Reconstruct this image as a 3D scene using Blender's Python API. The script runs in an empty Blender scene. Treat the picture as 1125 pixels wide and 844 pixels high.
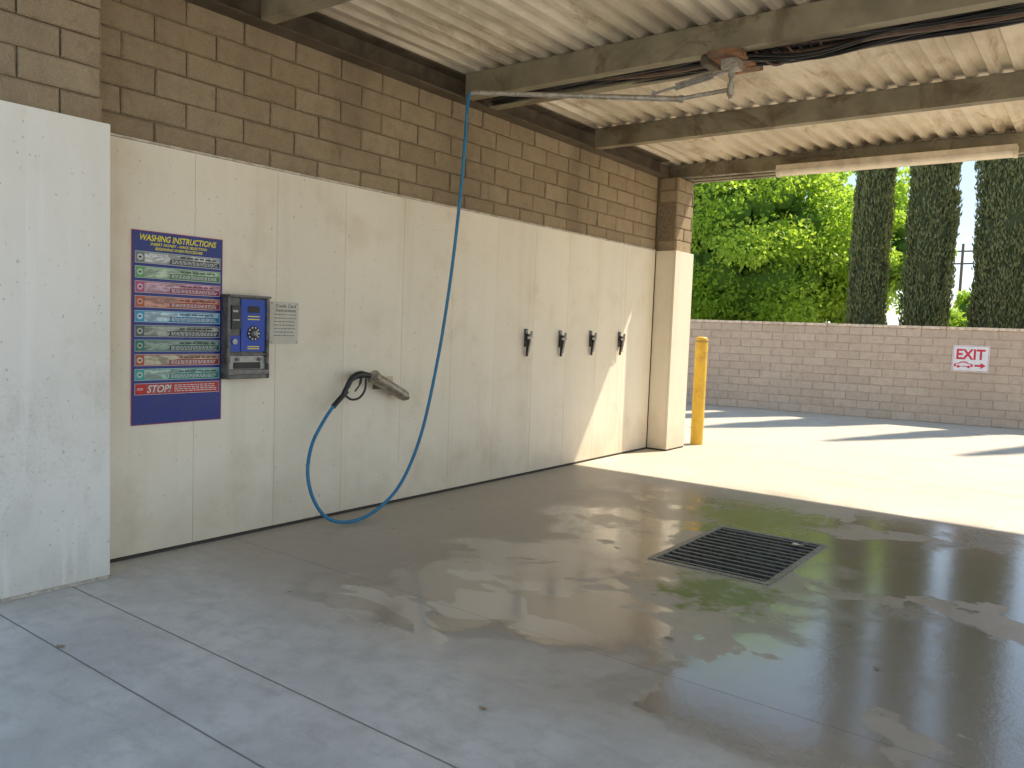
import bpy, bmesh, math, random
import numpy as np
from mathutils import Vector, Matrix
random.seed(7); rng = np.random.default_rng(7)
C = bpy.context.scene.collection
R = math.radians

# ------------------------------------------------------------ camera solve
FPX = 883.4
Yc = Vector((663.5, 39, -FPX)).normalized()
Xc = -Vector((-1182.5, 107, -FPX)).normalized()
Xc = (Xc - Yc*Xc.dot(Yc)).normalized()
Zc = Xc.cross(Yc)
CAM = Vector((4.62, 0, 1.47))
def ray(u, v):
    c = Vector((u-562.5, 422-v, -FPX))
    return Vector((Xc.dot(c), Yc.dot(c), Zc.dot(c)))
def onX(u, v, x=0.0): d = ray(u, v); return CAM + d*((x-CAM.x)/d.x)
def onY(u, v, y): d = ray(u, v); return CAM + d*((y-CAM.y)/d.y)
def onZ(u, v, z=0.0): d = ray(u, v); return CAM + d*((z-CAM.z)/d.z)
cam = bpy.data.cameras.new('camera'); co = bpy.data.objects.new('camera', cam); C.objects.link(co)
co.matrix_world = Matrix(((Xc.x, Xc.y, Xc.z, CAM.x), (Yc.x, Yc.y, Yc.z, CAM.y), (Zc.x, Zc.y, Zc.z, CAM.z), (0, 0, 0, 1)))
cam.sensor_width = 36; cam.lens = FPX/1125*36; cam.clip_end = 3000; cam.clip_start = 0.05
bpy.context.scene.camera = co

# ------------------------------------------------------------ materials
class NT:
    def __init__(s, name):
        s.m = bpy.data.materials.new(name); s.m.use_nodes = True
        s.t = s.m.node_tree; s.b = s.t.nodes['Principled BSDF']
        s._p = None
    def S(s, sock, v):
        if isinstance(v, bpy.types.NodeSocket): s.t.links.new(v, sock)
        elif v is not None:
            if sock.type == 'RGBA' and len(v) == 3: v = (*v, 1)
            sock.default_value = v
    def n(s, t, **k):
        x = s.t.nodes.new(t)
        for a, b in k.items(): setattr(x, a, b)
        return x
    def math(s, op, a, b=None, clamp=False):
        x = s.n('ShaderNodeMath', operation=op, use_clamp=clamp); s.S(x.inputs[0], a); s.S(x.inputs[1], b); return x.outputs[0]
    def mr(s, v, a, b, c=0.0, d=1.0, smooth=True):
        x = s.n('ShaderNodeMapRange', interpolation_type='SMOOTHSTEP' if smooth else 'LINEAR')
        for i, q in enumerate((v, a, b, c, d)): s.S(x.inputs[i], q)
        return x.outputs[0]
    def pos(s):
        if s._p is None: s._p = s.n('ShaderNodeNewGeometry').outputs['Position']
        return s._p
    def xyz(s):
        x = s.n('ShaderNodeSeparateXYZ'); s.S(x.inputs[0], s.pos()); return x.outputs
    def scale(s, v):
        x = s.n('ShaderNodeVectorMath', operation='MULTIPLY'); s.S(x.inputs[0], s.pos()); x.inputs[1].default_value = v; return x.outputs[0]
    def noise(s, scale, detail=4, rough=.55, dist=0, vec=None):
        x = s.n('ShaderNodeTexNoise'); s.S(x.inputs['Vector'], vec or s.pos())
        x.inputs['Scale'].default_value = scale; x.inputs['Detail'].default_value = detail
        x.inputs['Roughness'].default_value = rough; x.inputs['Distortion'].default_value = dist
        return x.outputs[0]
    def mix(s, f, a, b, blend='MIX'):
        x = s.n('ShaderNodeMix', data_type='RGBA', blend_type=blend)
        s.S(x.inputs[0], f); s.S(x.inputs[6], a); s.S(x.inputs[7], b); return x.outputs[2]
    def attr(s, name):
        x = s.n('ShaderNodeAttribute', attribute_name=name); return x.outputs['Fac']
    def bump(s, h, st=.3, dist=.01, normal=None):
        x = s.n('ShaderNodeBump'); x.inputs['Distance'].default_value = dist
        s.S(x.inputs['Strength'], st); s.S(x.inputs['Height'], h)
        if normal is not None: s.S(x.inputs['Normal'], normal)
        return x.outputs[0]
    def out(s, color=None, rough=None, metal=None, normal=None, spec=None):
        b = s.b.inputs
        s.S(b['Base Color'], color); s.S(b['Roughness'], rough); s.S(b['Metallic'], metal)
        if normal is not None: s.S(b['Normal'], normal)
        if spec is not None: s.S(b['Specular IOR Level'], spec)
        return s.m
def simple(name, col, rough=.5, metal=0, var=.25, sc=14, bump=.1, dirt=None, spec=None):
    t = NT(name); n = t.noise(sc, 3, .6)
    lo = tuple(c*(1-var) for c in col); hi = tuple(min(1, c*(1+var)) for c in col)
    c = t.mix(t.mr(n, .3, .7), lo, hi)
    if dirt:
        n2 = t.noise(sc*.45, 6, .7, 1.0); c = t.mix(t.mr(n2, .50, .66), c, dirt)
    return t.out(c, t.mr(n, .3, .7, rough*.85, min(1, rough*1.2)), metal, t.bump(t.noise(sc*6, 2), bump, .004), spec)

def m_block(name, a, b, stain, sk=.55):
    t = NT(name); k = t.attr('tint')
    c = t.mix(k, a, b)
    n = t.noise(9, 4, .7); c = t.mix(t.mr(n, .4, .75, 0, .4), c, tuple(q*.6 for q in a))
    f = t.noise(70, 3, .7); c = t.mix(t.mr(f, .45, .75, 0, .35), c, tuple(min(1, q*1.35) for q in b))
    st = t.noise(.9, 4, .6, .3, vec=t.scale((1, 1, .35))); c = t.mix(t.mr(st, .48, .72, 0, sk), c, stain)
    h = t.math('ADD', t.noise(35, 4, .7), t.math('MULTIPLY', t.noise(140, 2, .6), .4))
    return t.out(c, .92, 0, t.bump(h, 1.0, .016), .2)
M = {}
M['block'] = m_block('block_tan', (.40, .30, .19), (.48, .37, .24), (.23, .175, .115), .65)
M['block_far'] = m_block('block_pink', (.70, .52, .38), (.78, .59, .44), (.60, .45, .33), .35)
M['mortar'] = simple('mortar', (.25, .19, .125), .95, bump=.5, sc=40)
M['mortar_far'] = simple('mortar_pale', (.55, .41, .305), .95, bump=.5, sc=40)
M['cap'] = simple('block_cap', (.80, .62, .46), .9, bump=.4)

def m_panel(name, base, dirtc, amount, peel=0):
    t = NT(name); x, y, z = t.xyz()[0:3]
    big = t.noise(.9, 3, .55); c = t.mix(t.mr(big, .35, .7), base, tuple(q*.94 for q in base))
    st = t.noise(1.0, 5, .6, .1, vec=t.scale((5, 5, .35)))
    c = t.mix(t.mr(st, .48, .78, 0, amount*.5), c, dirtc)
    bl = t.noise(2.0, 5, .6, .1); c = t.mix(t.mr(bl, .50, .74, 0, amount*.7), c, dirtc)
    fine = t.noise(14, 6, .75, 0); c = t.mix(t.mr(fine, .55, .75, 0, .3), c, dirtc)
    lo = t.mr(t.math('ADD', z, t.math('MULTIPLY', t.math('SUBTRACT', t.noise(2.5, 5, .6), .5), .9)), -.1, .6, .5, 0)
    c = t.mix(lo, c, tuple(q*.85 for q in dirtc))
    spot = t.noise(38, 2, .5); c = t.mix(t.mr(spot, .69, .74, 0, .4), c, (.22, .18, .13))
    if peel:
        clu = t.noise(1.8, 4, .6, .2, vec=t.scale((1, 1, .7))); band = t.math('MULTIPLY', t.mr(z, 1.7, .4), t.mr(clu, .40, .62))
        spk = t.noise(48, 5, .8, 0); c = t.mix(t.math('MULTIPLY', band, t.mr(spk, .52, .66, 0, .6)), c, (.34, .32, .27))
        mid = t.noise(5, 6, .65, .1, vec=t.scale((1.2, 1.2, .6))); c = t.mix(t.math('MULTIPLY', band, t.mr(mid, .42, .70, 0, .6)), c, (.56, .51, .42))
        drip = t.noise(1.4, 5, .6, .1, vec=t.scale((9, 9, .5))); c = t.mix(t.mr(drip, .58, .66, 0, .4), c, (.97, .94, .88))
    tk = t.attr('tint'); c = t.mix(t.mr(tk, 0, 1, 0, .10), c, (.55, .47, .36))
    h = t.math('ADD', t.noise(4, 2), t.math('MULTIPLY', t.noise(90, 2, .6), .12))
    return t.out(c, t.mr(bl, .35, .65, .38, .6), 0, t.bump(h, .2, .01), .4)
M['panel'] = m_panel('wall_panel_cream', (.96, .86, .69), (.70, .56, .38), .6)
M['panel_white'] = m_panel('pilaster_panel_white', (.94, .89, .80), (.70, .62, .50), .4, 1)
M['panel_pil'] = m_panel('pilaster_panel_cream', (.90, .80, .63), (.62, .50, .34), .45)
M['trim'] = simple('trim_strip', (.62, .54, .44), .5, .2, dirt=(.4, .33, .25))
M['seam'] = simple('panel_backing', (.60, .50, .38), .8)
M['sealant'] = simple('dark_sealant', (.06, .05, .04), .8)
M['beam'] = simple('painted_steel_beam', (.27, .235, .155), .5, .05, .2, 4, .15, dirt=(.16, .12, .07))
M['ledger'] = simple('ledger_steel', (.12, .095, .065), .55, .1, .3, 5, .15, dirt=(.08, .058, .038))
M['galv'] = simple('galvanised', (.46, .43, .38), .45, .4, .25, 20, .1, dirt=(.32, .25, .18))
M['steel'] = simple('grey_steel', (.36, .35, .33), .4, .5, .2, 20, .05)
M['bright'] = simple('bright_steel', (.62, .60, .56), .28, .7, .15, 20, .05)
M['holster'] = simple('holster_steel', (.38, .33, .25), .36, .5, .25, 22, .12, dirt=(.24, .19, .14))
M['boxsteel'] = simple('weathered_box_steel', (.15, .145, .135), .45, .35, .35, 18, .15, dirt=(.07, .065, .06))
M['darksteel'] = simple('grate_steel', (.15, .14, .125), .40, .45, .35, 30, .2, dirt=(.12, .09, .065))
M['rim'] = simple('grate_rim_steel', (.26, .24, .21), .45, .35, .35, 30, .2, dirt=(.16, .12, .08))
M['rust'] = simple('rusty_steel', (.28, .14, .07), .8, .1, .5, 12, .4, dirt=(.18, .14, .11))
M['black'] = simple('black_plastic', (.022, .022, .024), .35)
M['cable'] = simple('cable_rubber', (.016, .015, .014), .5)
M['cablebrown'] = simple('cable_brown', (.15, .09, .06), .6)
M['hose'] = simple('blue_hose', (.02, .19, .36), .35, 0, .15, 12, .03)
M['yellow'] = simple('yellow_paint', (.78, .47, .04), .45, 0, .08, 8, .15, dirt=(.60, .34, .04))
M['fixture'] = simple('fixture_enamel', (.70, .60, .45), .45, .05, .15, 6, .05)
M['lens'] = simple('fixture_diffuser', (.78, .69, .54), .3, 0, .1, 6, .02)
M['pit'] = simple('pit_dark', (.010, .009, .008), .8)  # near-black colour stands in for the shade inside the sump
M['leafdry'] = simple('dry_leaf', (.30, .22, .12), .8)
M['pipe_wood'] = simple('weathered_wood_pole', (.16, .12, .09), .9)

t = NT('corrugated_deck'); n = t.noise(1.2, 5, .65, .4, vec=t.scale((1, .35, 1)))
c = t.mix(t.mr(n, .35, .65), (.84, .75, .60), (.54, .46, .34))
r_ = t.noise(2.4, 6, .75, .5, vec=t.scale((1.6, .4, 1))); c = t.mix(t.mr(r_, .53, .70, 0, .8), c, (.36, .25, .15))
M['deck'] = t.out(c, t.mr(n, .3, .7, .35, .6), .05, None)

def m_leaf(name, dark, light, trans=.4):
    t = NT(name); k = t.attr('tint')
    c = t.mix(k, dark, light); t.out(c, .5, 0, None, .3)
    if trans:
        tr = t.n('ShaderNodeBsdfTranslucent'); t.S(tr.inputs[0], t.mix(.6, c, (min(1, light[0]*1.7), min(1, light[1]*1.6), light[2]*.8)))
        mx = t.n('ShaderNodeMixShader'); mx.inputs[0].default_value = trans
        t.t.links.new(t.b.outputs[0], mx.inputs[1]); t.t.links.new(tr.outputs[0], mx.inputs[2])
        t.t.links.new(mx.outputs[0], t.t.nodes['Material Output'].inputs[0])
    return t.m
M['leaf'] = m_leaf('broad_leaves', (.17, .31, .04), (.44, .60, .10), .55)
M['leaf2'] = m_leaf('mid_leaves', (.12, .24, .04), (.34, .50, .08), .5)
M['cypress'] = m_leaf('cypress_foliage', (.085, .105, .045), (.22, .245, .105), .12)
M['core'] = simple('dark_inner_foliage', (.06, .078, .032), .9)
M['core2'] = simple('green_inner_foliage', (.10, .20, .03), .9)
M['bark'] = simple('bark', (.12, .085, .06), .95, 0, .4, 12, .8)

# floor
t = NT('wet_concrete'); x, y, z = t.xyz()[0:3]
A = lambda a, b: t.math('ADD', a, b)
Mu = lambda a, b: t.math('MULTIPLY', a, b)
inv = lambda a: t.math('SUBTRACT', 1, a)
cen = lambda n, k: t.math('MULTIPLY', t.math('SUBTRACT', n, .5), k)
n1 = t.noise(.8, 5, .52, .3); n2 = t.noise(2.2, 6, .6, .3); n3 = t.noise(9, 5, .65); n4 = t.noise(55, 3, .7)
dry = t.mix(t.mr(n2, .3, .7), (.52, .495, .45), (.68, .645, .575))
dry = t.mix(t.mr(n1, .4, .7, 0, .4), dry, (.75, .70, .62))
dry = t.mix(t.mr(n3, .4, .72, 0, .45), dry, (.39, .36, .31))
dry = t.mix(t.mr(n4, .55, .75, 0, .35), dry, (.78, .74, .65))
scr = t.noise(3.0, 6, .7, .2, vec=t.scale((.6, 3, 1))); dry = t.mix(t.mr(scr, .54, .68, 0, .4), dry, (.42, .385, .33))
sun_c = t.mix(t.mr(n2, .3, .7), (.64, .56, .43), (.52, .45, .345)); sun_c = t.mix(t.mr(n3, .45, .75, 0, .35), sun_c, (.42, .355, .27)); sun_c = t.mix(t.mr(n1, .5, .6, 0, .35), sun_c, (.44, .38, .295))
sunny = t.mr(y, 6.8, 8.6); dry = t.mix(Mu(sunny, .9), dry, sun_c)  # warm sunlit tone painted into the concrete past the roof shadow
edge = A(cen(n2, .8), cen(n1, 2.6))
yy = A(y, edge)
wy = t.mr(yy, 2.86, 2.95); wx = t.mr(A(x, cen(n1, 1.6)), .5, 1.5); wf = t.mr(A(y, A(cen(n1, 1.6), Mu(x, -.12))), 7.2, 6.4)
wet = Mu(Mu(wy, wx), wf)
rimm = Mu(Mu(t.mr(yy, 2.74, 2.86), inv(t.mr(yy, 2.93, 3.02))), wx)
damp = Mu(t.mr(A(y, cen(n1, 1.5)), 2.2, 3.1), t.mr(A(y, cen(n1, 1)), 8.0, 6.8))
nd = t.noise(1.15, 5, .55, .4); dryhole = t.mr(nd, .575, .60, 0, .85)
wet = Mu(wet, inv(dryhole))
pz = Mu(t.mr(y, 2.5, 2.8), t.mr(y, 4.0, 3.6)); pz = Mu(pz, Mu(t.mr(x, 1.0, 1.4), t.mr(x, 2.8, 2.4)))
np_ = t.noise(1.25, 3, .5, .5, vec=t.scale((1, 1.5, 1)))
pud2 = Mu(pz, t.mr(np_, .515, .53))
c = t.mix(Mu(damp, .62), dry, (.37, .295, .205))
c = t.mix(Mu(wet, .76), c, (.255, .205, .145))
c = t.mix(Mu(rimm, .35), c, (.22, .185, .14))
c = t.mix(Mu(pud2, .6), c, (.48, .44, .38))  # pale reflection of wall and sky painted into the puddle colour
def blob(px, py, rx, ry, k):
    d = t.math('SQRT', A(t.math('POWER', Mu(A(x, -px), 1/rx), 2), t.math('POWER', Mu(A(y, -py), 1/ry), 2)))
    return t.mr(A(d, A(cen(n2, 2.2), cen(n3, 2.2))), 1.05, .45, 0, k)
c = t.mix(blob(3.6, 5.3, .5, .8, .35), c, (.27, .225, .11))
al1 = blob(2.42, 6.36, .58, .50, .92); al2 = blob(2.93, 4.33, .42, .36, .88)
c = t.mix(al1, c, (.25, .27, .02))
c = t.mix(al2, c, (.16, .22, .03))
alg = t.math('MAXIMUM', al1, al2)
vo = t.n('ShaderNodeTexVoronoi'); t.S(vo.inputs['Vector'], t.pos()); vo.inputs['Scale'].default_value = 2.3
sp = t.mr(A(vo.outputs['Distance'], cen(n4, .06)), .040, .025); c = t.mix(Mu(sp, .5), c, (.07, .06, .05))
j = None
for yj, wd in ((1.57, .006), (1.98, .006), (3.12, .0035), (9.15, .010), (12.6, .009)):
    q = t.mr(t.math('ABSOLUTE', A(A(y, -yj), cen(n3, .006))), wd, wd*.4); j = q if j is None else t.math('MAXIMUM', j, q)
for xj, wd in ((4.85, .006), (-3.5, .006)):
    q = t.mr(t.math('ABSOLUTE', A(A(x, -xj), cen(n3, .006))), wd, wd*.4); j = t.math('MAXIMUM', j, q)
c = t.mix(Mu(j, .75), c, (.10, .09, .075))
film = t.mr(A(A(n1, cen(n2, .6)), t.mr(x, 1.0, 3.6, -.06, .10)), .38, .58)
wr = t.mr(film, 0, 1, .32, .13)
rough = t.mix(wet, t.mr(n2, .3, .7, .50, .72), wr)
rough = t.mix(pud2, rough, (.06, .06, .06))
rough = t.mix(Mu(damp, Mu(inv(t.math('MAXIMUM', wet, pud2)), .55)), rough, (.32, .32, .32))
rough = t.mix(Mu(alg, .8), rough, (.5, .5, .5))
h = A(A(Mu(n3, .8), Mu(n4, .35)), Mu(j, -1.5))
bs = t.math('SUBTRACT', .42, Mu(Mu(wet, film), .22)); bs = t.math('SUBTRACT', bs, Mu(pud2, .1))
nm = t.bump(h, bs, .008)
M['floor'] = t.out(c, rough, 0, nm, Mu(t.mr(t.math('MAXIMUM', wet, pud2), 0, 1, .5, .75), inv(Mu(alg, .6))))
t.S(t.b.inputs['Coat Weight'], Mu(t.math('MAXIMUM', Mu(wet, t.mr(film, 0, 1, .08, .70)), pud2), inv(Mu(alg, .95)))); t.b.inputs['Coat Roughness'].default_value = .12; t.b.inputs['Coat IOR'].default_value = 1.4
t = NT('dry_earth'); n = t.noise(.3, 6, .7); M['earth'] = t.out(t.mix(t.mr(n, .35, .65), (.38, .33, .26), (.28, .26, .18)), .95, 0, None)

def flat(name, col, rough=.45): return simple(name, col, rough, 0, .06, 10, .02)

# ------------------------------------------------------------ mesh builder
class MB:
    def __init__(s, mat=None): s.v = []; s.f = []; s.t = []; s.M = mat
    def add(s, vs, fs, tint=.5):
        b = len(s.v)
        for p in vs:
            p = Vector(p); s.v.append(s.M @ p if s.M else p)
            s.t.append(tint)
        s.f += [tuple(b+i for i in f) for f in fs]
    def box(s, x0, y0, z0, x1, y1, z1, tint=.5):
        s.add([(x0,y0,z0),(x1,y0,z0),(x1,y1,z0),(x0,y1,z0),(x0,y0,z1),(x1,y0,z1),(x1,y1,z1),(x0,y1,z1)],
              [(0,3,2,1),(4,5,6,7),(0,1,5,4),(1,2,6,5),(2,3,7,6),(3,0,4,7)], tint)
    def tube(s, pts, r, n=10, caps=True, tint=.5):
        pts = [Vector(p) for p in pts]; rs = r if isinstance(r, (list, tuple)) else [r]*len(pts)
        vs = []; fs = []; up = None
        for i, p in enumerate(pts):
            d = (pts[min(i+1, len(pts)-1)] - pts[max(i-1, 0)]).normalized()
            if up is None: up = Vector((0,0,1)) if abs(d.z) < .9 else Vector((1,0,0))
            a = d.cross(up)
            if a.length < 1e-4: a = d.cross(Vector((.3,1,.2)))
            a.normalize(); b = a.cross(d).normalized(); up = b
            for k in range(n):
                th = 2*math.pi*k/n; vs.append(p + (a*math.cos(th) + b*math.sin(th))*rs[i])
        for i in range(len(pts)-1):
            for k in range(n):
                fs.append((i*n+k, i*n+(k+1)%n, (i+1)*n+(k+1)%n, (i+1)*n+k))
        if caps: fs.append(tuple(range(n))[::-1]); fs.append(tuple((len(pts)-1)*n+k for k in range(n)))
        s.add(vs, fs, tint)
    def cyl(s, p0, p1, r0, r1=None, n=20): s.tube([p0, p1], [r0, r0 if r1 is None else r1], n)
    def prism(s, poly, axis_pts):
        n = len(poly); e = Vector(axis_pts)
        vs = [Vector(p) for p in poly] + [Vector(p)+e for p in poly]
        s.add(vs, [tuple(range(n))[::-1], tuple(range(n, 2*n))] + [(i, (i+1)%n, n+(i+1)%n, n+i) for i in range(n)])
    def build(s, name, mat, parent=None, bevel=0, smooth=None):
        me = bpy.data.meshes.new(name); o = bpy.data.objects.new(name, me)
        org = ORG.get(parent.name, Vector()) if parent else Vector()
        if parent is None and getattr(s, 'origin', None) is not None: org = Vector(s.origin); o.location = org
        me.from_pydata([p - org for p in s.v], [], s.f)
        a = me.attributes.new('tint', 'FLOAT', 'POINT'); a.data.foreach_set('value', s.t)
        bm = bmesh.new(); bm.from_mesh(me); bmesh.ops.recalc_face_normals(bm, faces=bm.faces)
        if bevel: bmesh.ops.bevel(bm, geom=list(bm.edges), offset=bevel, segments=2, affect='EDGES', clamp_overlap=True)
        bm.to_mesh(me); bm.free()
        if smooth: me.shade_smooth(); me.set_sharp_from_angle(angle=R(smooth))
        me.materials.append(mat); C.objects.link(o)
        if parent: o.parent = parent
        ORG[o.name] = org
        return o
ORG = {}
def thing(name, label, cat, loc=(0,0,0), group=None):
    o = bpy.data.objects.new(name, None); C.objects.link(o); o.location = loc; ORG[o.name] = Vector(loc)
    o['label'] = label; o['category'] = cat
    if group: o['group'] = group
    o.empty_display_size = .1
    return o
def tag(o, label, cat, group=None):
    o['label'] = label; o['category'] = cat
    if group: o['group'] = group
    return o
def struct(o): o['kind'] = 'structure'; return o
def frame(O, d):
    d = Vector(d).normalized(); z = Vector((0,0,1)); n = d.cross(z)
    return Matrix(((d.x, z.x, n.x, O[0]), (d.y, z.y, n.y, O[1]), (d.z, z.z, n.z, O[2]), (0,0,0,1)))
def text(mb, s, cx, cy, n, h, width=None, align='CENTER', shear=0, bold=0, maxw=None):
    cu = bpy.data.curves.new('t', 'FONT'); cu.body = s; cu.shear = shear; cu.offset = bold; cu.resolution_u = 3
    o = bpy.data.objects.new('t', cu); C.objects.link(o)
    dg = bpy.context.evaluated_depsgraph_get(); me = bpy.data.meshes.new_from_object(o.evaluated_get(dg))
    vs = [v.co.copy() for v in me.vertices]; fs = [tuple(p.vertices) for p in me.polygons]
    x0 = min(v.x for v in vs); x1 = max(v.x for v in vs); y0 = min(v.y for v in vs); y1 = max(v.y for v in vs)
    k = h/(y1-y0); kx = k
    if width: kx = width/(x1-x0)
    ax = {'CENTER': (x0+x1)/2, 'LEFT': x0}[align]
    mb.add([((v.x-ax)*kx+cx, (v.y-(y0+y1)/2)*k+cy, n) for v in vs], fs)
    bpy.data.objects.remove(o); bpy.data.curves.remove(cu); bpy.data.meshes.remove(me)
def smoothpath(pts, sub=8):
    P = [Vector(p) for p in pts]; out = []
    for i in range(len(P)-1):
        a = P[max(i-1,0)]; b = P[i]; c = P[i+1]; d = P[min(i+2, len(P)-1)]
        for k in range(sub):
            u = k/sub
            out.append(.5*((2*b)+(c-a)*u+(2*a-5*b+4*c-d)*u*u+(3*b-a-3*c+d)*u**3))
    out.append(P[-1]); return out
def blocks(mb, s0, s1, t0, t1, course, blen, nf, rows=None):
    g = .0045; nr = max(1, round((t1-t0)/course)); ch = (t1-t0)/nr
    for r in range(nr):
        a = s0 - (blen/2 if r % 2 else 0)
        while a < s1-.02:
            b = min(a+blen, s1); aa = max(a, s0)
            if b-aa > .03:
                dn = random.uniform(-.004, .005); tn = random.random()
                x0, x1, y0, y1 = aa+g, b-g, t0+r*ch+g*.8, t0+(r+1)*ch-g*.8
                q = .009; j = lambda: random.uniform(-.003, .003)
                vs = [(x0,y0,nf-.02),(x1,y0,nf-.02),(x1,y1,nf-.02),(x0,y1,nf-.02),
                      (x0+j(),y0+j(),nf-q+dn),(x1+j(),y0+j(),nf-q+dn),(x1+j(),y1+j(),nf-q+dn),(x0+j(),y1+j(),nf-q+dn),
                      (x0+q+j(),y0+q+j(),nf+dn),(x1-q+j(),y0+q+j(),nf+dn),(x1-q+j(),y1-q+j(),nf+dn),(x0+q+j(),y1-q+j(),nf+dn)]
                fs = [(8,9,10,11)]
                for o_ in (0, 4):
                    for k in range(4): fs.append((o_+k, o_+(k+1)%4, o_+4+(k+1)%4, o_+4+k))
                mb.add(vs, fs, tn)
            a += blen

# ------------------------------------------------------------ setting
GX0, GX1, GY0, GY1 = 2.29, 3.09, 4.66, 5.86
def ring(xs, ys, z, hole=(1,1)):
    b = MB()
    for i in range(len(xs)-1):
        for k in range(len(ys)-1):
            if (i, k) == hole: continue
            b.add([(xs[i],ys[k],z),(xs[i+1],ys[k],z),(xs[i+1],ys[k+1],z),(xs[i],ys[k+1],z)], [(0,1,2,3)])
    return b
struct(ring([-12, GX0, GX1, 30], [-25, GY0, GY1, 18.2], 0).build('pavement', M['floor']))
struct(ring([-900, -12, 30, 900], [-900, -25, 18.2, 900], 0).build('ground', M['earth']))

# ------------------------------------------------------------ building
PT = 2.46   # panel top
ZB = 3.35   # beam underside
XR = 6.9    # unseen right edge of the roof, pulled in so sun bounces inside
bay = thing('wash_bay_building', 'open car wash bay with cream panelled tan block wall and corrugated metal roof', 'building', (0, 0, 0))
b = MB(); b.box(-.24, 1.58, 0, -.03, 9.54, 3.53)
b.build('wall_core', M['mortar'], bay)
Fw = frame((0,0,0), (0,1,0))
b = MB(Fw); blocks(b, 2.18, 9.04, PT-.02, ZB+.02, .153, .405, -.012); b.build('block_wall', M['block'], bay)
ys = [2.19] + [2.84+.61*i for i in range(11)] + [9.035]
ys = [q for q in ys if q <= 9.035]
if ys[-1]-ys[-2] < .2: ys.pop(-2)
b = MB(); b.box(-.0295, 2.19, .022, -.004, 9.035, PT-.003); b.build('panel_backing', M['seam'], bay)
for i in range(len(ys)-1):
    b = MB(); g = .0011; b.box(-.003, ys[i]+g, .022, .0015+random.uniform(-.0006, .0006), ys[i+1]-g, PT, tint=random.random())
    b.build('wall_panel', M['panel'], bay, bevel=.0006)
b = MB(); b.box(-.028, 2.19, .0, .004, 9.035, .018); b.build('base_sealant', M['sealant'], bay)
b = MB(); b.box(-.03, 2.19, PT+.002, .008, 9.035, PT+.014); b.build('panel_top_trim', M['trim'], bay)
def pilaster(y0, y1, mat, near):
    r = MB(); r.box(-.02, y0+.03, 0, .225, y1-.03, ZB-.004); o = r.build('pilaster', M['mortar'], bay)
    p = MB(); 
    p.box(.245, y0, .02, .27, y1, PT, .4); p.box(.0055, y0, .02, .243, y0+.025, PT, .6); p.box(.0055, y1-.025, .02, .243, y1, PT, .6)
    p.build('pilaster_panel', mat, o, bevel=.002)
    p = MB(); p.box(.226, y0+.006, 0, .262, y1-.006, .017); p.box(0, y0+.006, 0, .226, y0+.03, .017); p.build('pilaster_base', M['sealant'] if not near else M['trim'], o)
    q = MB(Fw); blocks(q, y0+.035, y1-.035, PT-.02, ZB-.004, .153, .405, .248); 
    q.M = frame((0, y0+.035, 0), (1,0,0)); blocks(q, 0.0, .245, PT-.02, ZB-.004, .153, .405, .003)
    q.M = frame((0, y1-.035, 0), (-1,0,0)); blocks(q, -.245, 0, PT-.02, ZB-.004, .153, .405, .003)
    q.build('pilaster_block', M['block'], o)
pilaster(1.50, 2.18, M['panel_white'], True)
pilaster(9.05, 9.56, M['panel_pil'], False)
b = MB(); 
b.box(-.01, 2.19, ZB, .012, 9.04, 3.545); b.box(.012, 2.19, ZB, .13, 9.04, ZB+.012); b.box(.012, 2.19, 3.533, .13, 9.04, 3.545)
b.build('ledger_beam', M['ledger'], bay)
for yb in (1.84, 3.2, 5.2, 7.28, 9.36):
    b = MB(); x0 = .14 if 2.2 < yb < 9 else -.02; x1 = XR-.1
    b.box(x0, yb, ZB, x1, yb+.01, 3.545); b.box(x0, yb+.01, ZB, x1, yb+.10, ZB+.01); b.box(x0, yb+.01, 3.535, x1, yb+.10, 3.545)
    b.box(x0, yb+.092, ZB+.01, x1, yb+.10, ZB+.035)
    b.build('roof_beam', M['beam'], bay)
b = MB(); b.box(-.02, 9.52, ZB+.0, XR-.1, 9.53, 3.60); b.box(-.02, 9.53, ZB, XR-.1, 9.60, ZB+.01); b.build('roof_fascia', M['beam'], bay)
b = MB(); per = .165; xs = []; x = -.6
while x < XR:
    xs += [(x, 0), (x+.050, 0), (x+.076, .040), (x+.139, .040)]; x += per
vs = []; Y0, Y1 = 1.45, 9.68
for px, pz_ in xs: vs += [(px, Y0, 3.549+pz_), (px, Y1, 3.549+pz_)]
b.add(vs, [(2*i, 2*i+2, 2*i+3, 2*i+1) for i in range(len(xs)-1)])
vs = []
for px, pz_ in xs: vs += [(px, Y0, 3.552+pz_), (px, Y1, 3.552+pz_)]
b.add(vs, [(2*i, 2*i+1, 2*i+3, 2*i+2) for i in range(len(xs)-1)])
b.build('roof_deck', M['deck'], bay)
b = MB(); b.box(XR-.25, 1.6, 0, XR-.10, 1.75, ZB-.003); b.build('column', M['beam'], bay)
b = MB(); b.box(XR-.25, 9.36, 0, XR-.10, 9.51, ZB-.003); b.build('column', M['beam'], bay)

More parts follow.
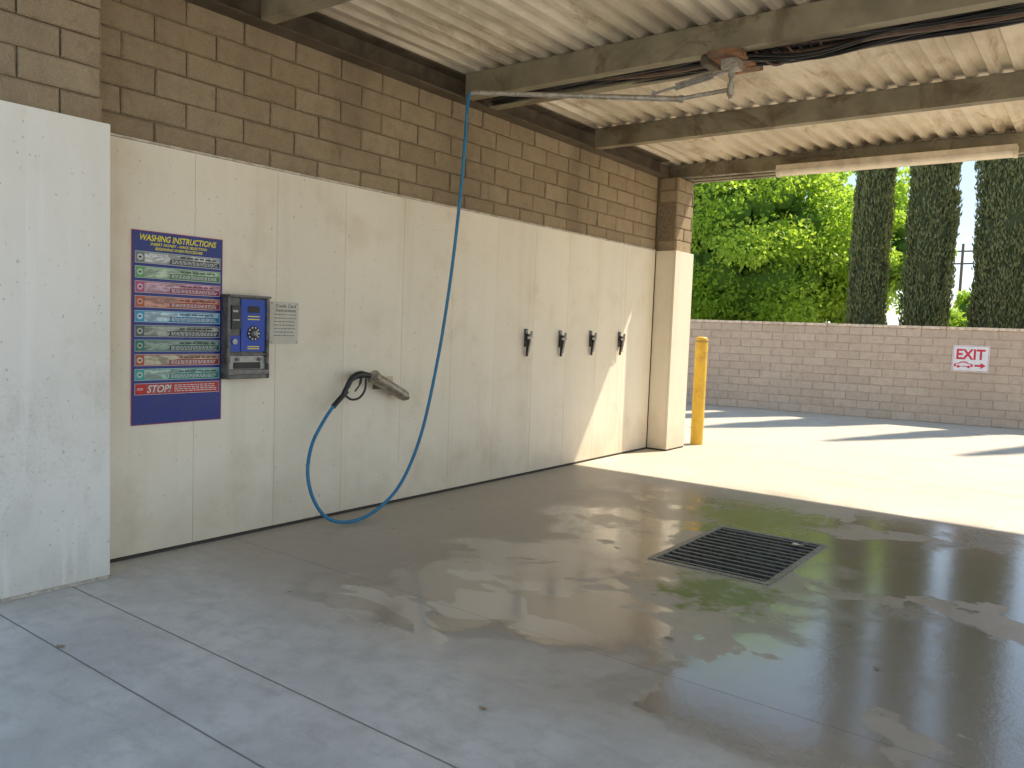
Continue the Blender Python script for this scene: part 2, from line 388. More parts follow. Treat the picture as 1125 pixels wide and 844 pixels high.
# ------------------------------------------------------------ cable channel and cables
cc = thing('cable_channel', 'brown steel cable channel behind the roof beam that carries the boom', 'cable tray', (0.14, 5.6, ZB))
b = MB(); b.box(.14, 5.62, ZB+.0, XR-.1, 5.63, ZB+.13); b.box(.14, 5.52, ZB, XR-.1, 5.62, ZB+.008); b.box(.14, 5.512, ZB, XR-.1, 5.52, ZB+.03)
b.build('tray', M['beam'], cc)
for xk in (.9, 2.05, 2.75, 4.2, 5.8):
    b = MB(); b.box(xk, 5.31, ZB+.135, xk+.04, 5.62, ZB+.16); b.box(xk, 5.632, ZB, xk+.04, 5.64, 3.547); b.build('hanger', M['ledger'], cc)
cb = thing('cable_bundle', 'loose bundle of black cables strung between the roof beam and channel', 'cables', (0.2, 5.45, ZB+.1))
for k in range(16):
    yk = 5.33+.0125*k; pts = []; ph = random.random()*6
    for i in range(62):
        xk = .2+i*.106
        drop = .040*(1/(1+math.exp(-(xk-2.2)*3)))
        sag = -drop - .025*abs(math.sin(xk*1.7+ph)) - (.05*math.exp(-((xk-2.9)/.35)**2) if k % 3 == 0 else 0)
        pts.append((xk, yk+.02*math.sin(xk*2.3+ph*2), ZB+.050+sag+.016*math.sin(xk*3.1+ph)+.012*(k % 3)))
    b = MB(); b.tube(pts, random.choice([.010, .013, .017]), 6); b.build('cable', M['cablebrown'] if k in (2, 6) else M['cable'], cb, smooth=60)
for k in range(8):
    pts = smoothpath([(2.46+.05*k, 5.42, ZB+.09), (2.54+.07*k, 5.36, ZB+.02), (2.68+.05*k, 5.40, ZB-.085+.012*k), (2.85+.05*k, 5.47, ZB+.02), (2.9+.1*k, 5.5, ZB+.08)])
    b = MB(); b.tube(pts, .009, 6); b.build('cable', M['cablebrown'] if k % 3 == 0 else M['cable'], cb, smooth=60)
cd = MB(); cd.origin = (.3, 9.3, ZB+.05)
cd.tube([(.14, 9.33, ZB+.03), (1.3, 9.33, ZB+.025), (1.36, 9.30, ZB+.02)], .011, 8)
tag(cd.build('conduit', M['galv'], smooth=60), 'thin grey conduit running along the far roof beam to the light', 'conduit')

# ------------------------------------------------------------ boom
piv = onZ(803, 92, 3.16)
bm_ = thing('hose_boom', 'swivelling steel hose boom bolted under the roof beam', 'boom', (piv.x, piv.y, ZB))
b = MB(); b.box(piv.x-.12, 5.16, ZB-.034, piv.x+.10, 5.62, ZB-.004); b.build('mounting_plate', M['rust'], bm_, bevel=.002)
b = MB(); b.box(piv.x-.19, 5.22, ZB-.060, piv.x-.125, 5.40, ZB-.004); b.build('junction_box', M['ledger'], bm_, bevel=.004)
b = MB(); b.box(piv.x-.055, piv.y-.06, ZB-.10, piv.x+.055, piv.y+.06, ZB-.035); b.build('pivot_housing', M['galv'], bm_, bevel=.004)
b = MB(); b.cyl((piv.x, piv.y, ZB-.101), (piv.x, piv.y, 3.06), .014); b.cyl((piv.x, piv.y, 3.20), (piv.x, piv.y, 3.23), .024); b.build('swivel_post', M['galv'], bm_, smooth=40)
Bp = onZ(746, 109, 3.10); Tp = onZ(522, 102, 3.20)
b = MB(); b.cyl(Bp, Tp, .021, .016); b.build('boom_tube', M['galv'], bm_, smooth=40)
b = MB(); b.cyl(Bp+(Bp-Tp).normalized()*.03, Bp, .026); b.build('boom_collar', M['steel'], bm_, smooth=40)
b = MB(); q = Vector((piv.x, piv.y, 3.12)); b.cyl(Bp+Vector((0,0,.0)), q, .015); b.cyl(q+Vector((0,0,-.04)), q+Vector((0,0,.04)), .024); b.build('lower_arm', M['galv'], bm_, smooth=40)
s0 = Tp.lerp(Bp, .88)+Vector((0,0,.03)); s1 = Vector((piv.x-.02, piv.y, 3.25))
b = MB(); b.cyl(s0, s1, .009); b.cyl(s0-Vector((0,0,.05)), s0+Vector((0,0,.02)), .012); b.build('tie_rod', M['steel'], bm_, smooth=40)
a0, a1 = s0.lerp(s1, .30), s0.lerp(s1, .80); ax = (a1-a0).normalized(); e1 = ax.cross(Vector((0,0,1))).normalized(); e2 = ax.cross(e1)
pts = [a0.lerp(a1, i/160) + (e1*math.cos(i*.75)+e2*math.sin(i*.75))*.022 for i in range(161)]
b = MB(); b.tube(pts, .005, 6); b.build('spring', M['steel'], bm_, smooth=60)

# ------------------------------------------------------------ hose
dT = (Tp-Bp).normalized()
hp = [Tp, Tp+dT*.03+Vector((0,0,-.006)), Tp+dT*.052+Vector((0,0,-.035)), onX(512.5, 132, Tp.x-.06)]
for u, v, xx in ((509,180,.50),(502,250,.46),(492,328,.41),(480,400,.36),(463,476,.31),(441,530,.28),(414,560,.28),(386,573,.29),(361,570,.27),(345,550,.22),(338,520,.18),(343,488,.14),(356,462,.11),(368,444,.10)):
    p = onX(u, v, xx); p.z = max(p.z, .015); hp.append(p)
hose = thing('wash_hose', 'blue hose hanging from the boom tip and looping back up to the spray gun', 'hose', hp[-5])
sp_ = smoothpath(hp, 8)
b = MB(); b.tube(sp_, .0128, 10); b.build('tube', M['hose'], hose, smooth=60)
b = MB(); b.cyl(hp[0], hp[1], .017); b.build('hose_coupling', M['steel'], hose, smooth=60)
g0, g1 = onX(366, 447, .10), onX(381, 430, .10)
b = MB(); b.tube(smoothpath([g0, onX(372, 440, .10), g1], 4), .020, 10); b.build('hose_sleeve', M['black'], hose, smooth=60)

# ------------------------------------------------------------ gun holster & gun
W = lambda u, v, x=.09: onX(u, v, x)
ho = thing('gun_holster', 'angled tan grey steel tube holster on the wall holding the spray gun', 'holster', onX(428, 425, 0))
h0, h1 = W(410, 414), W(446, 436)
b = MB(); ax = (h1-h0); L = ax.length; ax.normalize()
b.tube([h0, h0+ax*.016, h0+ax*.018, h1-ax*.04, h1-ax*.012, h1], [.056, .056, .047, .045, .041, .030], 20)
b.build('holster_tube', M['holster'], ho, smooth=40)
m1 = h0.lerp(h1, .3); m2 = h0.lerp(h1, .75)
for m in (m1, m2):
    b = MB(); b.box(.0095, m.y-.02, m.z-.03, .06, m.y+.02, m.z+.03); b.build('bracket', M['holster'], ho, bevel=.003)
b = MB(); b.box(.003, m1.y-.03, m1.z-.055, .009, m2.y+.02, m1.z+.04); b.build('wall_plate', M['holster'], ho)
b = MB(); b.cyl(h1-ax*.005, h1+ax*.025, .017); b.build('drip_outlet', M['black'], ho, smooth=40)
gun = thing('spray_gun', 'black trigger spray gun with its wand pushed in the steel holster', 'spray gun', W(392, 424))
b = MB(); b.tube(smoothpath([W(377,434,.1), W(382,424,.1), W(387,415.5,.1), W(396,411.5,.1), W(406,413,.1)], 5), [.019]*5+[.021]*5+[.025]*3+[.028]*4+[.024]*4, 12); b.build('gun_body', M['black'], gun, smooth=60)
b = MB(); b.tube(smoothpath([W(379,434,.1), W(386,439,.1), W(395,437,.1), W(401,428,.1), W(402,416,.1)], 6), .0085, 8); b.build('trigger_guard', M['black'], gun, smooth=60)
b = MB(); b.tube(smoothpath([W(397,415,.1), W(395,423,.1), W(390,430,.1)], 4), [.010]*4+[.006]*5, 8); b.build('trigger', M['black'], gun, smooth=60)
b = MB(); b.cyl(W(404,412.5,.1), h0+ax*.06, .015); b.build('wand', M['steel'], gun, smooth=60)

# ------------------------------------------------------------ mat clamps
marks = [(577, 376), (614.5, 377), (648, 376.5), (679.5, 377)]
words = ['mat clamp nearest the spray gun, first of four black clamps on the cream wall',
         'second black mat clamp from the spray gun on the cream wall',
         'third black mat clamp from the spray gun, mounted in front of the sunlit strip',
         'mat clamp nearest the far pilaster, last of four black clamps']
for (u, v), wd in zip(marks, words):
    p = onX(u, v, 0); t_ = thing('mat_clamp', wd, 'clamp', p, 'black mat clamps on the wall')
    y_, z_ = p.y, p.z
    b = MB(); b.box(.003, y_-.024, z_-.045, .013, y_+.024, z_+.130); b.build('wall_plate', M['boxsteel'], t_, bevel=.002)
    b = MB(); prof = [(.013, z_+.085), (.046, z_+.078), (.056, z_+.050), (.050, z_+.0), (.038, z_-.07), (.030, z_-.14), (.019, z_-.138), (.022, z_-.05), (.026, z_+.01), (.013, z_+.03)]
    b.prism([(a, y_-.017, c) for a, c in prof], (0, .034, 0)); b.build('fixed_jaw', M['black'], t_, bevel=.003)
    b = MB(); prof = [(.056, z_+.075), (.070, z_+.112), (.083, z_+.108), (.078, z_+.05), (.066, z_-.02), (.050, z_-.10), (.042, z_-.105), (.053, z_-.03), (.060, z_+.03)]
    b.prism([(a, y_-.013, c) for a, c in prof], (0, .026, 0)); b.build('clamp_lever', M['steel'], t_, bevel=.003)
    b = MB(); b.cyl((.060, y_-.028, z_+.045), (.060, y_+.028, z_+.045), .014, n=12); b.build('hinge_pin', M['bright'], t_, smooth=40)
    b = MB(); b.box(.0132, y_-.008, z_+.100, .0165, y_+.008, z_+.117); b.build('bolt', M['bright'], t_, bevel=.002)

# ------------------------------------------------------------ instruction sign
NAVY = flat('sign_navy', (.012, .026, .21), .3); MAG = flat('sign_magenta_border', (.36, .03, .10), .3); YEL = flat('sign_yellow', (.95, .80, .03))
WHT = flat('sign_white', (.82, .82, .79)); BLK = flat('sign_black', (.02, .02, .02)); RED = flat('sign_red', (.65, .03, .03))
sy0, sy1, sz0, sz1 = 2.435, 3.03, .80, 1.953
sg = thing('instruction_sign', 'tall navy washing instructions sign with coloured rows on the cream wall', 'sign', (0.002, sy0, sz0))
F = frame((0.002, sy0, sz0), (0,1,0)); SW = sy1-sy0; SH = sz1-sz0
b = MB(F); b.box(0, 0, .002, SW, SH, .006); b.build('sign_border', MAG, sg)
b = MB(F); b.box(.005, .005, .0062, SW-.005, SH-.005, .0085); b.build('sign_board', NAVY, sg)
b = MB(F); text(b, 'WASHING INSTRUCTIONS', SW/2, SH-.040, .0095, .037, .50, shear=.25, bold=.02); b.build('heading', YEL, sg)
b = MB(F); text(b, 'INSERT MONEY - MAKE SELECTION', SW/2, SH-.076, .0095, .0165, .37, shear=.2, bold=.02)
text(b, 'BEGINNING WASH PROCEDURE', SW/2, SH-.101, .0095, .0165, .31, shear=.2, bold=.02); b.build('subheading', YEL, sg)
rowc = [((.22,.24,.22),(.62,.63,.60),(.03,.03,.03)), ((.16,.40,.14),(.50,.60,.46),(.08,.17,.08)), ((.52,.10,.22),(.72,.45,.52),(.30,.03,.09)),
        ((.55,.12,.05),(.62,.32,.24),(.30,.03,.03)), ((.05,.36,.60),(.55,.72,.82),(.03,.18,.34)), ((.10,.12,.10),(.40,.44,.36),(.04,.04,.04)),
        ((.02,.20,.13),(.30,.38,.30),(.01,.06,.045)), ((.50,.10,.06),(.55,.52,.36),(.32,.04,.03)), ((.04,.40,.34),(.45,.56,.48),(.02,.20,.15)), ((.52,.03,.03),(.70,.50,.48),(.42,.03,.03))]
top = SH-.122; pitch = .0868
for i, (cA, cB, cC) in enumerate(rowc):
    z1 = top-i*pitch; z0 = z1-.069; zm = (z0+z1)/2
    rw = MB(F); rw.box(.018, z0, .0087, SW-.018, z1, .0100); ro = rw.build('instruction_row', flat('row_rim_%d' % i, (.72, .74, .72)), sg)
    q = MB(F); q.box(.0205, z0+.0025, .0102, SW-.0205, z1-.0025, .0112); q.build('row_band', flat('row_band_%d' % i, cA), ro)
    q = MB(F); n = 20; q.add([(.048+.018*math.cos(6.2832*k/n), zm+.018*math.sin(6.2832*k/n), .0118) for k in range(n)], [tuple(range(n))])
    q.build('badge', flat('badge_%d' % i, tuple(min(.8, u_+.1) for u_ in cB)), ro)
    if i < 9:
        q = MB(F); n = 12; q.add([(.048+.010*math.cos(6.2832*k/n), zm+.007*math.sin(6.2832*k/n), .0122) for k in range(n)], [tuple(range(n))]); q.build('badge_mark', flat('badge_mark_%d' % i, cC), ro)
        tt = NT('picture_%d' % i); nn = tt.noise(9, 3, .6, 1.0, vec=tt.scale((1, 1, 3.5))); nm2 = tt.noise(50, 3)
        c_ = tt.mix(tt.mr(nn, .40, .60), tuple(q_*.55 for q_ in cB), tuple(min(.85, q_*1.25) for q_ in cB)); c_ = tt.mix(tt.mr(nm2, .5, .7, 0, .4), c_, cA); pm = tt.out(c_, .35)
        q = MB(F); q.add([(.075, z0+.007, .0118), (.22, z0+.007, .0118), (.28, z1-.031, .0118), (SW-.03, z1-.031, .0118), (SW-.03, z1-.007, .0118), (.075, z1-.007, .0118)], [(0,1,2,3,4,5)]); q.build('picture', pm, ro)
        q = MB(F); q.box(.235, z0+.006, .0120, SW-.028, z0+.035, .0126); q.build('caption_box', flat('cap_%d' % i, cC), ro)
        q = MB(F); 
        for rr, zt in enumerate((z0+.0280, z0+.0205, z0+.0130)):
            xx = .245
            while xx < SW-.055:
                w = random.uniform(.010, .028); w = min(w, SW-.040-xx); q.box(xx, zt-.0017, .0128, xx+w, zt+.0017, .0131); xx += w+.006
        q.build('caption_lines', WHT, ro)
        q = MB(F)
        xx = .30
        while xx < SW-.07:
            w = random.uniform(.02, .045); q.box(xx, z1-.023, .0120, xx+w, z1-.014, .0125); xx += w+.008
        q.build('caption_heading', flat('rowhead_%d' % i, tuple(.7*u_ for u_ in cC)), ro)
    else:
        q = MB(F); q.add([(.050+.026*math.cos(R(22.5+45*k)), zm+.026*math.sin(R(22.5+45*k)), .0124) for k in range(8)], [tuple(range(8))]); q.build('stop_octagon', RED, ro)
        q = MB(F); text(q, 'STOP', .050, zm, .013, .013, .036, bold=.03); q.build('octagon_text', WHT, ro)
        q = MB(F); q.box(.085, z0+.007, .0114, .255, z1-.007, .0120); q.build('picture', flat('stop_ground', (.46, .09, .08)), ro)
        q = MB(F); text(q, 'STOP!', .170, zm, .0126, .045, .155, shear=.3, bold=.01); q.build('stop_text', WHT, ro)
        q = MB(F)
        for zt in (zm+.018, zm+.006, zm-.006, zm-.018):
            xx = .268
            while xx < SW-.055:
                w = random.uniform(.010, .03); w = min(w, SW-.040-xx); q.box(xx, zt-.0022, .0116, xx+w, zt+.0022, .0122); xx += w+.006
        q.build('caption_lines', WHT, ro)

# ------------------------------------------------------------ payment box
p0 = onX(251, 324, .08); p1 = onX(294, 420, .08)
by0, by1 = p0.y, p1.y; bz1 = p0.z; bz0 = onX(251, 417, .08).z
BW = by1-by0; BH = bz1-bz0
bx = thing('control_box', 'weathered grey coin and selector box with blue dial panel on the cream wall', 'control box', (.002, by0, bz0))
F = frame((.002, by0, bz0), (0,1,0))
b = MB(F); b.box(0, .03, .001, BW, BH-.012, .060); b.build('case', M['boxsteel'], bx, bevel=.005)
b = MB(F)
b.box(-.006, .10, .0605, .016, BH-.012, .082); b.box(BW-.016, .10, .0605, BW+.006, BH-.012, .082); b.box(-.006, BH-.011, .001, BW+.006, BH+.004, .100)
b.box(.0165, BH*.285, .0605, BW-.0165, BH*.285+.014, .078); b.build('frame_rim', M['boxsteel'], bx, bevel=.002)
BLU = flat('panel_blue', (.008, .06, .42), .35)
b = MB(F); b.box(BW*.33, BH*.33, .0605, BW-.018, BH-.020, .070); b.build('selector_panel', BLU, bx, bevel=.001)
b = MB(F); b.box(.018, BH*.33, .0605, BW*.31, BH*.52, .070); b.build('coin_panel', BLU, bx, bevel=.001)
b = MB(F); b.box(.014, BH*.115, .0603, BW-.014, BH*.275, .064); b.build('lower_panel', M['steel'], bx, bevel=.001)
b = MB(F); b.prism([(0, .03, .0605), (0, .03, .088), (0, .050, .094), (0, .060, .090), (0, .045, .080), (0, .040, .0605)], (BW, 0, 0)); b.build('bottom_tray', M['steel'], bx, bevel=.002)
b = MB(F); b.box(-.006, .0, .001, .006, .10, .088); b.box(BW-.006, .0, .001, BW+.006, .10, .088); b.box(.0065, .0, .001, BW-.0065, .028, .086); b.build('tray_cheek', M['boxsteel'], bx, bevel=.003)
b = MB(F); b.box(.05, .066, .0642, BW-.05, .108, .067); b.build('coin_return', BLK, bx, bevel=.001)
cx_, cz_ = BW*.64, BH*.55
b = MB(F); b.tube([(cx_, cz_, .0702), (cx_, cz_, .075)], .048, 28); b.build('dial_plate', BLK, bx)
b = MB(F)
for k in range(10):
    a = R(36*k); b.tube([(cx_+.039*math.cos(a), cz_+.039*math.sin(a), .0752), (cx_+.039*math.cos(a), cz_+.039*math.sin(a), .0765)], .0050, 10)
b.build('dial_marks', WHT, bx)
b = MB(F); b.tube([(cx_, cz_, .0752), (cx_, cz_, .100)], [.022, .017], 20); b.box(cx_-.004, cz_-.018, .1005, cx_+.004, cz_+.020, .106); b.build('dial_knob', M['steel'], bx)
b = MB(F); b.box(cx_-.045, BH*.80, .0702, cx_+.045, BH*.88, .072); b.build('display', BLK, bx)
b = MB(F)
for zt in (BH*.755, BH*.72, BH*.39, BH*.365): b.box(cx_-.045, zt-.003, .0702, cx_+.045, zt+.003, .0708)
b.build('selector_lettering', YEL, bx)
b = MB(F); b.box(.020, BH*.60, .0605, BW*.30, BH*.88, .085); b.build('card_reader', M['black'], bx, bevel=.003)
b = MB(F); b.box(.030, BH*.70, .0852, BW*.26, BH*.715, .087); b.build('card_slot', M['steel'], bx)
b = MB(F); b.box(.030, BH*.80, .0852, BW*.22, BH*.825, .0862); b.build('reader_label', M['steel'], bx)
b = MB(F); b.tube([(BW*.17, BH*.45, .0702), (BW*.17, BH*.45, .080)], .018, 18); b.build('coin_slot', M['steel'], bx)
for lx in (.25, .80):
    b = MB(F); b.tube([(BW*lx, BH*.235, .0642), (BW*lx, BH*.235, .078)], .012, 18); b.build('lock', M['boxsteel'], bx, smooth=40)
q0 = onX(296.5, 331, 0); q1 = onX(326.5, 378, 0)
cn = thing('card_notice', 'small grey credit card notice beside the control box', 'notice', (.002, q0.y, q1.z))
F = frame((.002, q0.y, q1.z), (0,1,0)); NW = q1.y-q0.y; NH = q0.z-q1.z
b = MB(F); b.box(-.004, 0, .001, NW, NH, .005); b.build('notice_board', flat('notice_grey', (.64, .59, .50)), cn, bevel=.001)
DG = flat('notice_ink', (.16, .15, .14))
b = MB(F); text(b, 'Credit Card', NW/2+.01, NH-.028, .0058, .024, NW*.72, bold=.02); text(b, 'Instructions', NW/2+.01, NH-.058, .0058, .022, NW*.72, bold=.02); b.build('heading', DG, cn)
b = MB(F)
for k in range(7):
    zt = NH-.088-k*.024
    if zt < .025: break
    xx = .03
    while xx < NW-.035:
        w = min(random.uniform(.010, .03), NW-.02-xx); b.box(xx, zt-.0028, .0052, xx+w, zt+.0028, .0058); xx += w+.006
b.build('notice_lines', DG, cn)
for (a, c_) in ((.012, .012), (NW-.012, .012), (.012, NH-.012), (NW-.012, NH-.012)):
    b = MB(F); b.tube([(a, c_, .0052), (a, c_, .008)], .005, 10); b.build('screw', M['steel'], cn)

# ------------------------------------------------------------ bollard
bp = onZ(765, 488, 0); bt = onX(769.5, 370, bp.x).z
bo = thing('bollard', 'yellow steel bollard standing beside the far pilaster', 'bollard', (bp.x, bp.y, 0))
b = MB(); r = .082
prof = [(0, r), (bt-.045, r), (bt-.025, r*.98), (bt-.010, r*.86), (bt-.002, r*.6), (bt, .01)]
b.tube([(bp.x, bp.y, z) for z, _ in prof], [q for _, q in prof], 28); b.build('post', M['yellow'], bo, smooth=50)
b = MB(); b.tube([(bp.x, bp.y, bt-.075), (bp.x, bp.y, bt-.05)], r+.002, 28); b.build('rim_band', simple('worn_band', (.40, .27, .07), .6), bo, smooth=50)

# ------------------------------------------------------------ drain grate
gr = thing('drain_grate', 'black steel drain grate set into the wet concrete floor', 'grate', ((GX0+GX1)/2, (GY0+GY1)/2, 0))
b = MB(); e = .04
b.box(GX0, GY0, -.04, GX0+e, GY1, .006); b.box(GX1-e, GY0, -.04, GX1, GY1, .006)
b.box(GX0+e, GY0, -.04, GX1-e, GY0+e, .006); b.box(GX0+e, GY1-e, -.04, GX1-e, GY1, .006)
b.build('grate_frame', M['rim'], gr)
nb = 13
for k in range(nb):
    yk = GY0+e+(k+.5)*(GY1-GY0-2*e)/nb
    b = MB(); b.box(GX0+e+.002, yk-.014, -.035, GX1-e-.002, yk+.014, .004); b.build('bar', M['darksteel'], gr, bevel=.003)
b = MB(); zb = -.6
b.add([(GX0,GY0,zb),(GX1,GY0,zb),(GX1,GY1,zb),(GX0,GY1,zb),(GX0,GY0,-.041),(GX1,GY0,-.041),(GX1,GY1,-.041),(GX0,GY1,-.041)], [(0,1,2,3),(0,4,5,1),(1,5,6,2),(2,6,7,3),(3,7,4,0)])
b.build('sump', M['pit'], gr)

# ------------------------------------------------------------ small leaves on the floor
spots = [(876, 600, .08, 'pale dry leaf lying on the drain grate'), (66, 711, .035, 'tiny dry leaf by the floor joint in the near left corner'), (530, 779, .03, 'small dark leaf on the damp floor near the front'),
         (735, 702, .035, 'small leaf on the wet floor in front of the drain grate'), (963, 735, .03, 'tiny leaf on the glossy wet floor right of the grate'), (1098, 470, .08, 'dry leaf in the corner of the sunlit yard near the block wall')]
for u, v, s_, lb in spots:
    p = onZ(u, v, .008 if u == 876 else .001); a = random.random()*6; n = 10
    b = MB(); vs = []
    for k in range(n):
        th = 2*math.pi*k/n; rr = s_*(.35+.65*abs(math.cos(th))**1.5)*random.uniform(.75, 1.1)*.7
        vs.append((p.x+rr*math.cos(th+a), p.y+rr*math.sin(th+a)*.8, p.z+random.uniform(.002, s_*.25)))
    vs.append((p.x, p.y, p.z+.003)); b.add(vs, [(k, (k+1) % n, n) for k in range(n)]); b.origin = p
    tag(b.build('fallen_leaf', M['lens'] if u == 876 else M['leafdry']), lb, 'leaf', 'fallen leaves on the concrete')

# ------------------------------------------------------------ light fixture
lf = thing('strip_light', 'long unlit fluorescent strip light under the far roof beam', 'light fixture', (2.5, 9.25, ZB))
X0, X1 = 1.38, 3.72
b = MB(); b.box(X0, 9.19, ZB-.005, X1, 9.352, ZB+.055); b.build('housing', M['fixture'], lf, bevel=.006)
b = MB(); n = 12; poly = [(X0+.03, 9.27+.075*math.cos(math.pi+math.pi*k/n), ZB-.007+.055*math.sin(math.pi+math.pi*k/n)) for k in range(n+1)]
b.prism(poly, (X1-X0-.06, 0, 0)); b.build('diffuser', M['lens'], lf, smooth=40)
for xk in (X0, X1-.028):
    b = MB(); poly = [(xk, 9.27+.08*math.cos(math.pi+math.pi*k/n), ZB-.007+.062*math.sin(math.pi+math.pi*k/n)) for k in range(n+1)]
    b.prism(poly, (.028, 0, 0)); b.build('end_cap', M['fixture'], lf)

# ------------------------------------------------------------ boundary wall
P0 = Vector((-2.47, 15.65, 0)); P1 = Vector((3.44, 16.55, 0)); d = (P1-P0).normalized()
bw = thing('boundary_wall', 'low pinkish tan block wall closing the yard behind the bay', 'wall', P0)
F = frame(P0, d); WH = 1.70
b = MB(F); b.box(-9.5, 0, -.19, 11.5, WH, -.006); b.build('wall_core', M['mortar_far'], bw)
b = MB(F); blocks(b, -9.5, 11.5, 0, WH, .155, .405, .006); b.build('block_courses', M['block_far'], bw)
b = MB(F); k = -9.5
while k < 11.5: b.box(k+.003, WH+.001, -.205, k+.402, WH+.052, .018, random.random()); k += .405
b.build('coping', M['cap'], bw, bevel=.006)
def onWall(u, v, off=0):
    n_ = d.cross(Vector((0,0,1))); q = P0+n_*off; r_ = ray(u, v); return CAM+r_*((q-CAM).dot(n_)/r_.dot(n_))
e0 = onWall(1045, 407.5); e1 = onWall(1088, 380.5)
EW = ((e1-e0).dot(d)); EH = e1.z-e0.z
ex = thing('exit_sign', 'white and red EXIT sign with car outline and arrow on the block wall', 'sign', e0)
F = frame(e0, d)
b = MB(F); b.box(0, 0, .012, EW, EH, .018); b.build('sign_board', flat('exit_white', (.88, .85, .84)), ex, bevel=.001)
SR = flat('exit_red', (.70, .03, .06))
b = MB(F); g = .012; w_ = .006
for q in ((g, g, EW-g, g+w_), (g, EH-g-w_, EW-g, EH-g), (g, g+w_, g+w_, EH-g-w_), (EW-g-w_, g+w_, EW-g, EH-g-w_)): b.box(q[0], q[1], .0182, q[2], q[3], .0195)
b.build('red_border', SR, ex)
b = MB(F); text(b, 'EXIT', EW*.5, EH*.66, .0195, EH*.40, EW*.78, bold=.03); b.build('exit_lettering', SR, ex)
b = MB(F); cx0, cz0 = EW*.32, EH*.25
outl = [(-.15,-.03),(-.15,.015),(-.09,.03),(-.04,.062),(.04,.062),(.09,.03),(.14,.02),(.15,-.03)]
out2 = [(a*.78, c_*.62+.002) for a, c_ in outl]
m_ = len(outl); vs = [(cx0+a, cz0+c_, .0195) for a, c_ in outl]+[(cx0+a, cz0+c_, .0195) for a, c_ in out2]
b.add(vs, [(k, (k+1) % m_, m_+(k+1) % m_, m_+k) for k in range(m_)])
for wx in (-.08, .08): b.add([(cx0+wx+.024*math.cos(6.283*k/14), cz0-.03+.024*math.sin(6.283*k/14), .0205) for k in range(14)], [tuple(range(14))])
b.build('car_outline', SR, ex)
b = MB(F); ay = EH*.24; b.box(EW*.62, ay-.018, .0185, EW*.78, ay+.018, .0195); b.add([(EW*.78, ay-.055, .0195), (EW*.92, ay, .0195), (EW*.78, ay+.055, .0195)], [(0,1,2)]); b.build('arrow', SR, ex)

# ------------------------------------------------------------ trees
def leafmesh(name, mat, pos, axis, L, Wd, tint, parent, org):
    n = len(pos); side = np.cross(axis, rng.normal(size=(n,3))); side /= np.linalg.norm(side, axis=1)[:,None]+1e-9
    L = L[:,None]; Wd = Wd[:,None]; nn = np.cross(axis, side)
    a = pos - axis*L*.5; c = pos + axis*L*.5; b_ = pos + side*Wd*.5 + nn*Wd*.12 - axis*L*.08; d_ = pos - side*Wd*.5 + nn*Wd*.12 - axis*L*.08
    V = np.stack([a, b_, c, d_], 1).reshape(-1, 3) - np.array(org)
    me = bpy.data.meshes.new(name); me.vertices.add(4*n); me.vertices.foreach_set('co', V.astype(np.float32).ravel())
    me.loops.add(4*n); me.loops.foreach_set('vertex_index', np.arange(4*n, dtype=np.int32))
    me.polygons.add(n); me.polygons.foreach_set('loop_start', np.arange(0, 4*n, 4, dtype=np.int32)); me.polygons.foreach_set('loop_total', np.full(n, 4, dtype=np.int32))
    me.update(calc_edges=True); at = me.attributes.new('tint', 'FLOAT', 'POINT'); at.data.foreach_set('value', np.repeat(tint, 4).astype(np.float32))
    me.materials.append(mat); o = bpy.data.objects.new(name, me); C.objects.link(o); o.parent = parent; return o
def cyp_r(z, th, H, Rm, ph):
    t_ = z/H; base = Rm*np.minimum(1, (t_/.10)**.5)*(1-np.clip((t_-.50)/.50, 0, 1)**1.5)**.8
    return base*(1+.06*np.sin(3*th+z*1.3+ph)+.04*np.sin(5*th-z*2.1+ph*2)+.04*np.sin(z*4.3+2*th+ph)) + .01
def cypress(x, y, H, Rm, ph, label, n=34000):
    t_ = thing('cypress_tree', label, 'tree', (x, y, 0), 'cypress trees behind the block wall')
    b = MB(); b.tube([(x, y, 0), (x, y, 1.2), (x+.02, y, H*.6), (x, y, H*.93)], [.14, .11, .06, .01], 10); b.build('trunk', M['bark'], t_)
    ns = 1500; sz = rng.uniform(.2, H, ns); st = rng.uniform(0, 2*math.pi, ns); k = rng.integers(0, ns, n)
    z = sz[k]+rng.uniform(-.25, .28, n); th = st[k]+rng.normal(0, .10, n); z = np.clip(z, .2, H)
    dep = rng.uniform(0, 1, n)**1.3; sh = rng.uniform(-.08, .03, ns)[k]
    r = cyp_r(z, th, H, Rm, ph); rr = r*(1+sh-.18*dep) + rng.normal(0, .010, n)
    pos = np.stack([x+rr*np.cos(th), y+rr*np.sin(th), z], 1)
    ax = np.stack([np.cos(th)*.25, np.sin(th)*.25, np.ones(n)], 1)+rng.normal(0, .22, (n,3)); ax /= np.linalg.norm(ax, axis=1)[:,None]
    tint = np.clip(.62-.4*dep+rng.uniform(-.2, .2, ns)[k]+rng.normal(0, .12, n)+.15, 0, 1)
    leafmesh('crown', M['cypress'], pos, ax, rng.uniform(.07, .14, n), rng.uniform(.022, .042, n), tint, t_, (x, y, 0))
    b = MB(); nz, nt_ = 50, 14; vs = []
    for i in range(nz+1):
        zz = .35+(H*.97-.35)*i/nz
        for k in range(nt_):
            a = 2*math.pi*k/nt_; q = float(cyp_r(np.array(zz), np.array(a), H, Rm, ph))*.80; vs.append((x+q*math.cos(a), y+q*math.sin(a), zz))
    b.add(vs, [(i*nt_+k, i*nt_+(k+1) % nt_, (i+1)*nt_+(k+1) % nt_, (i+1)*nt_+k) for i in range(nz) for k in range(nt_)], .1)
    b.build('inner_crown', M['core'], t_)
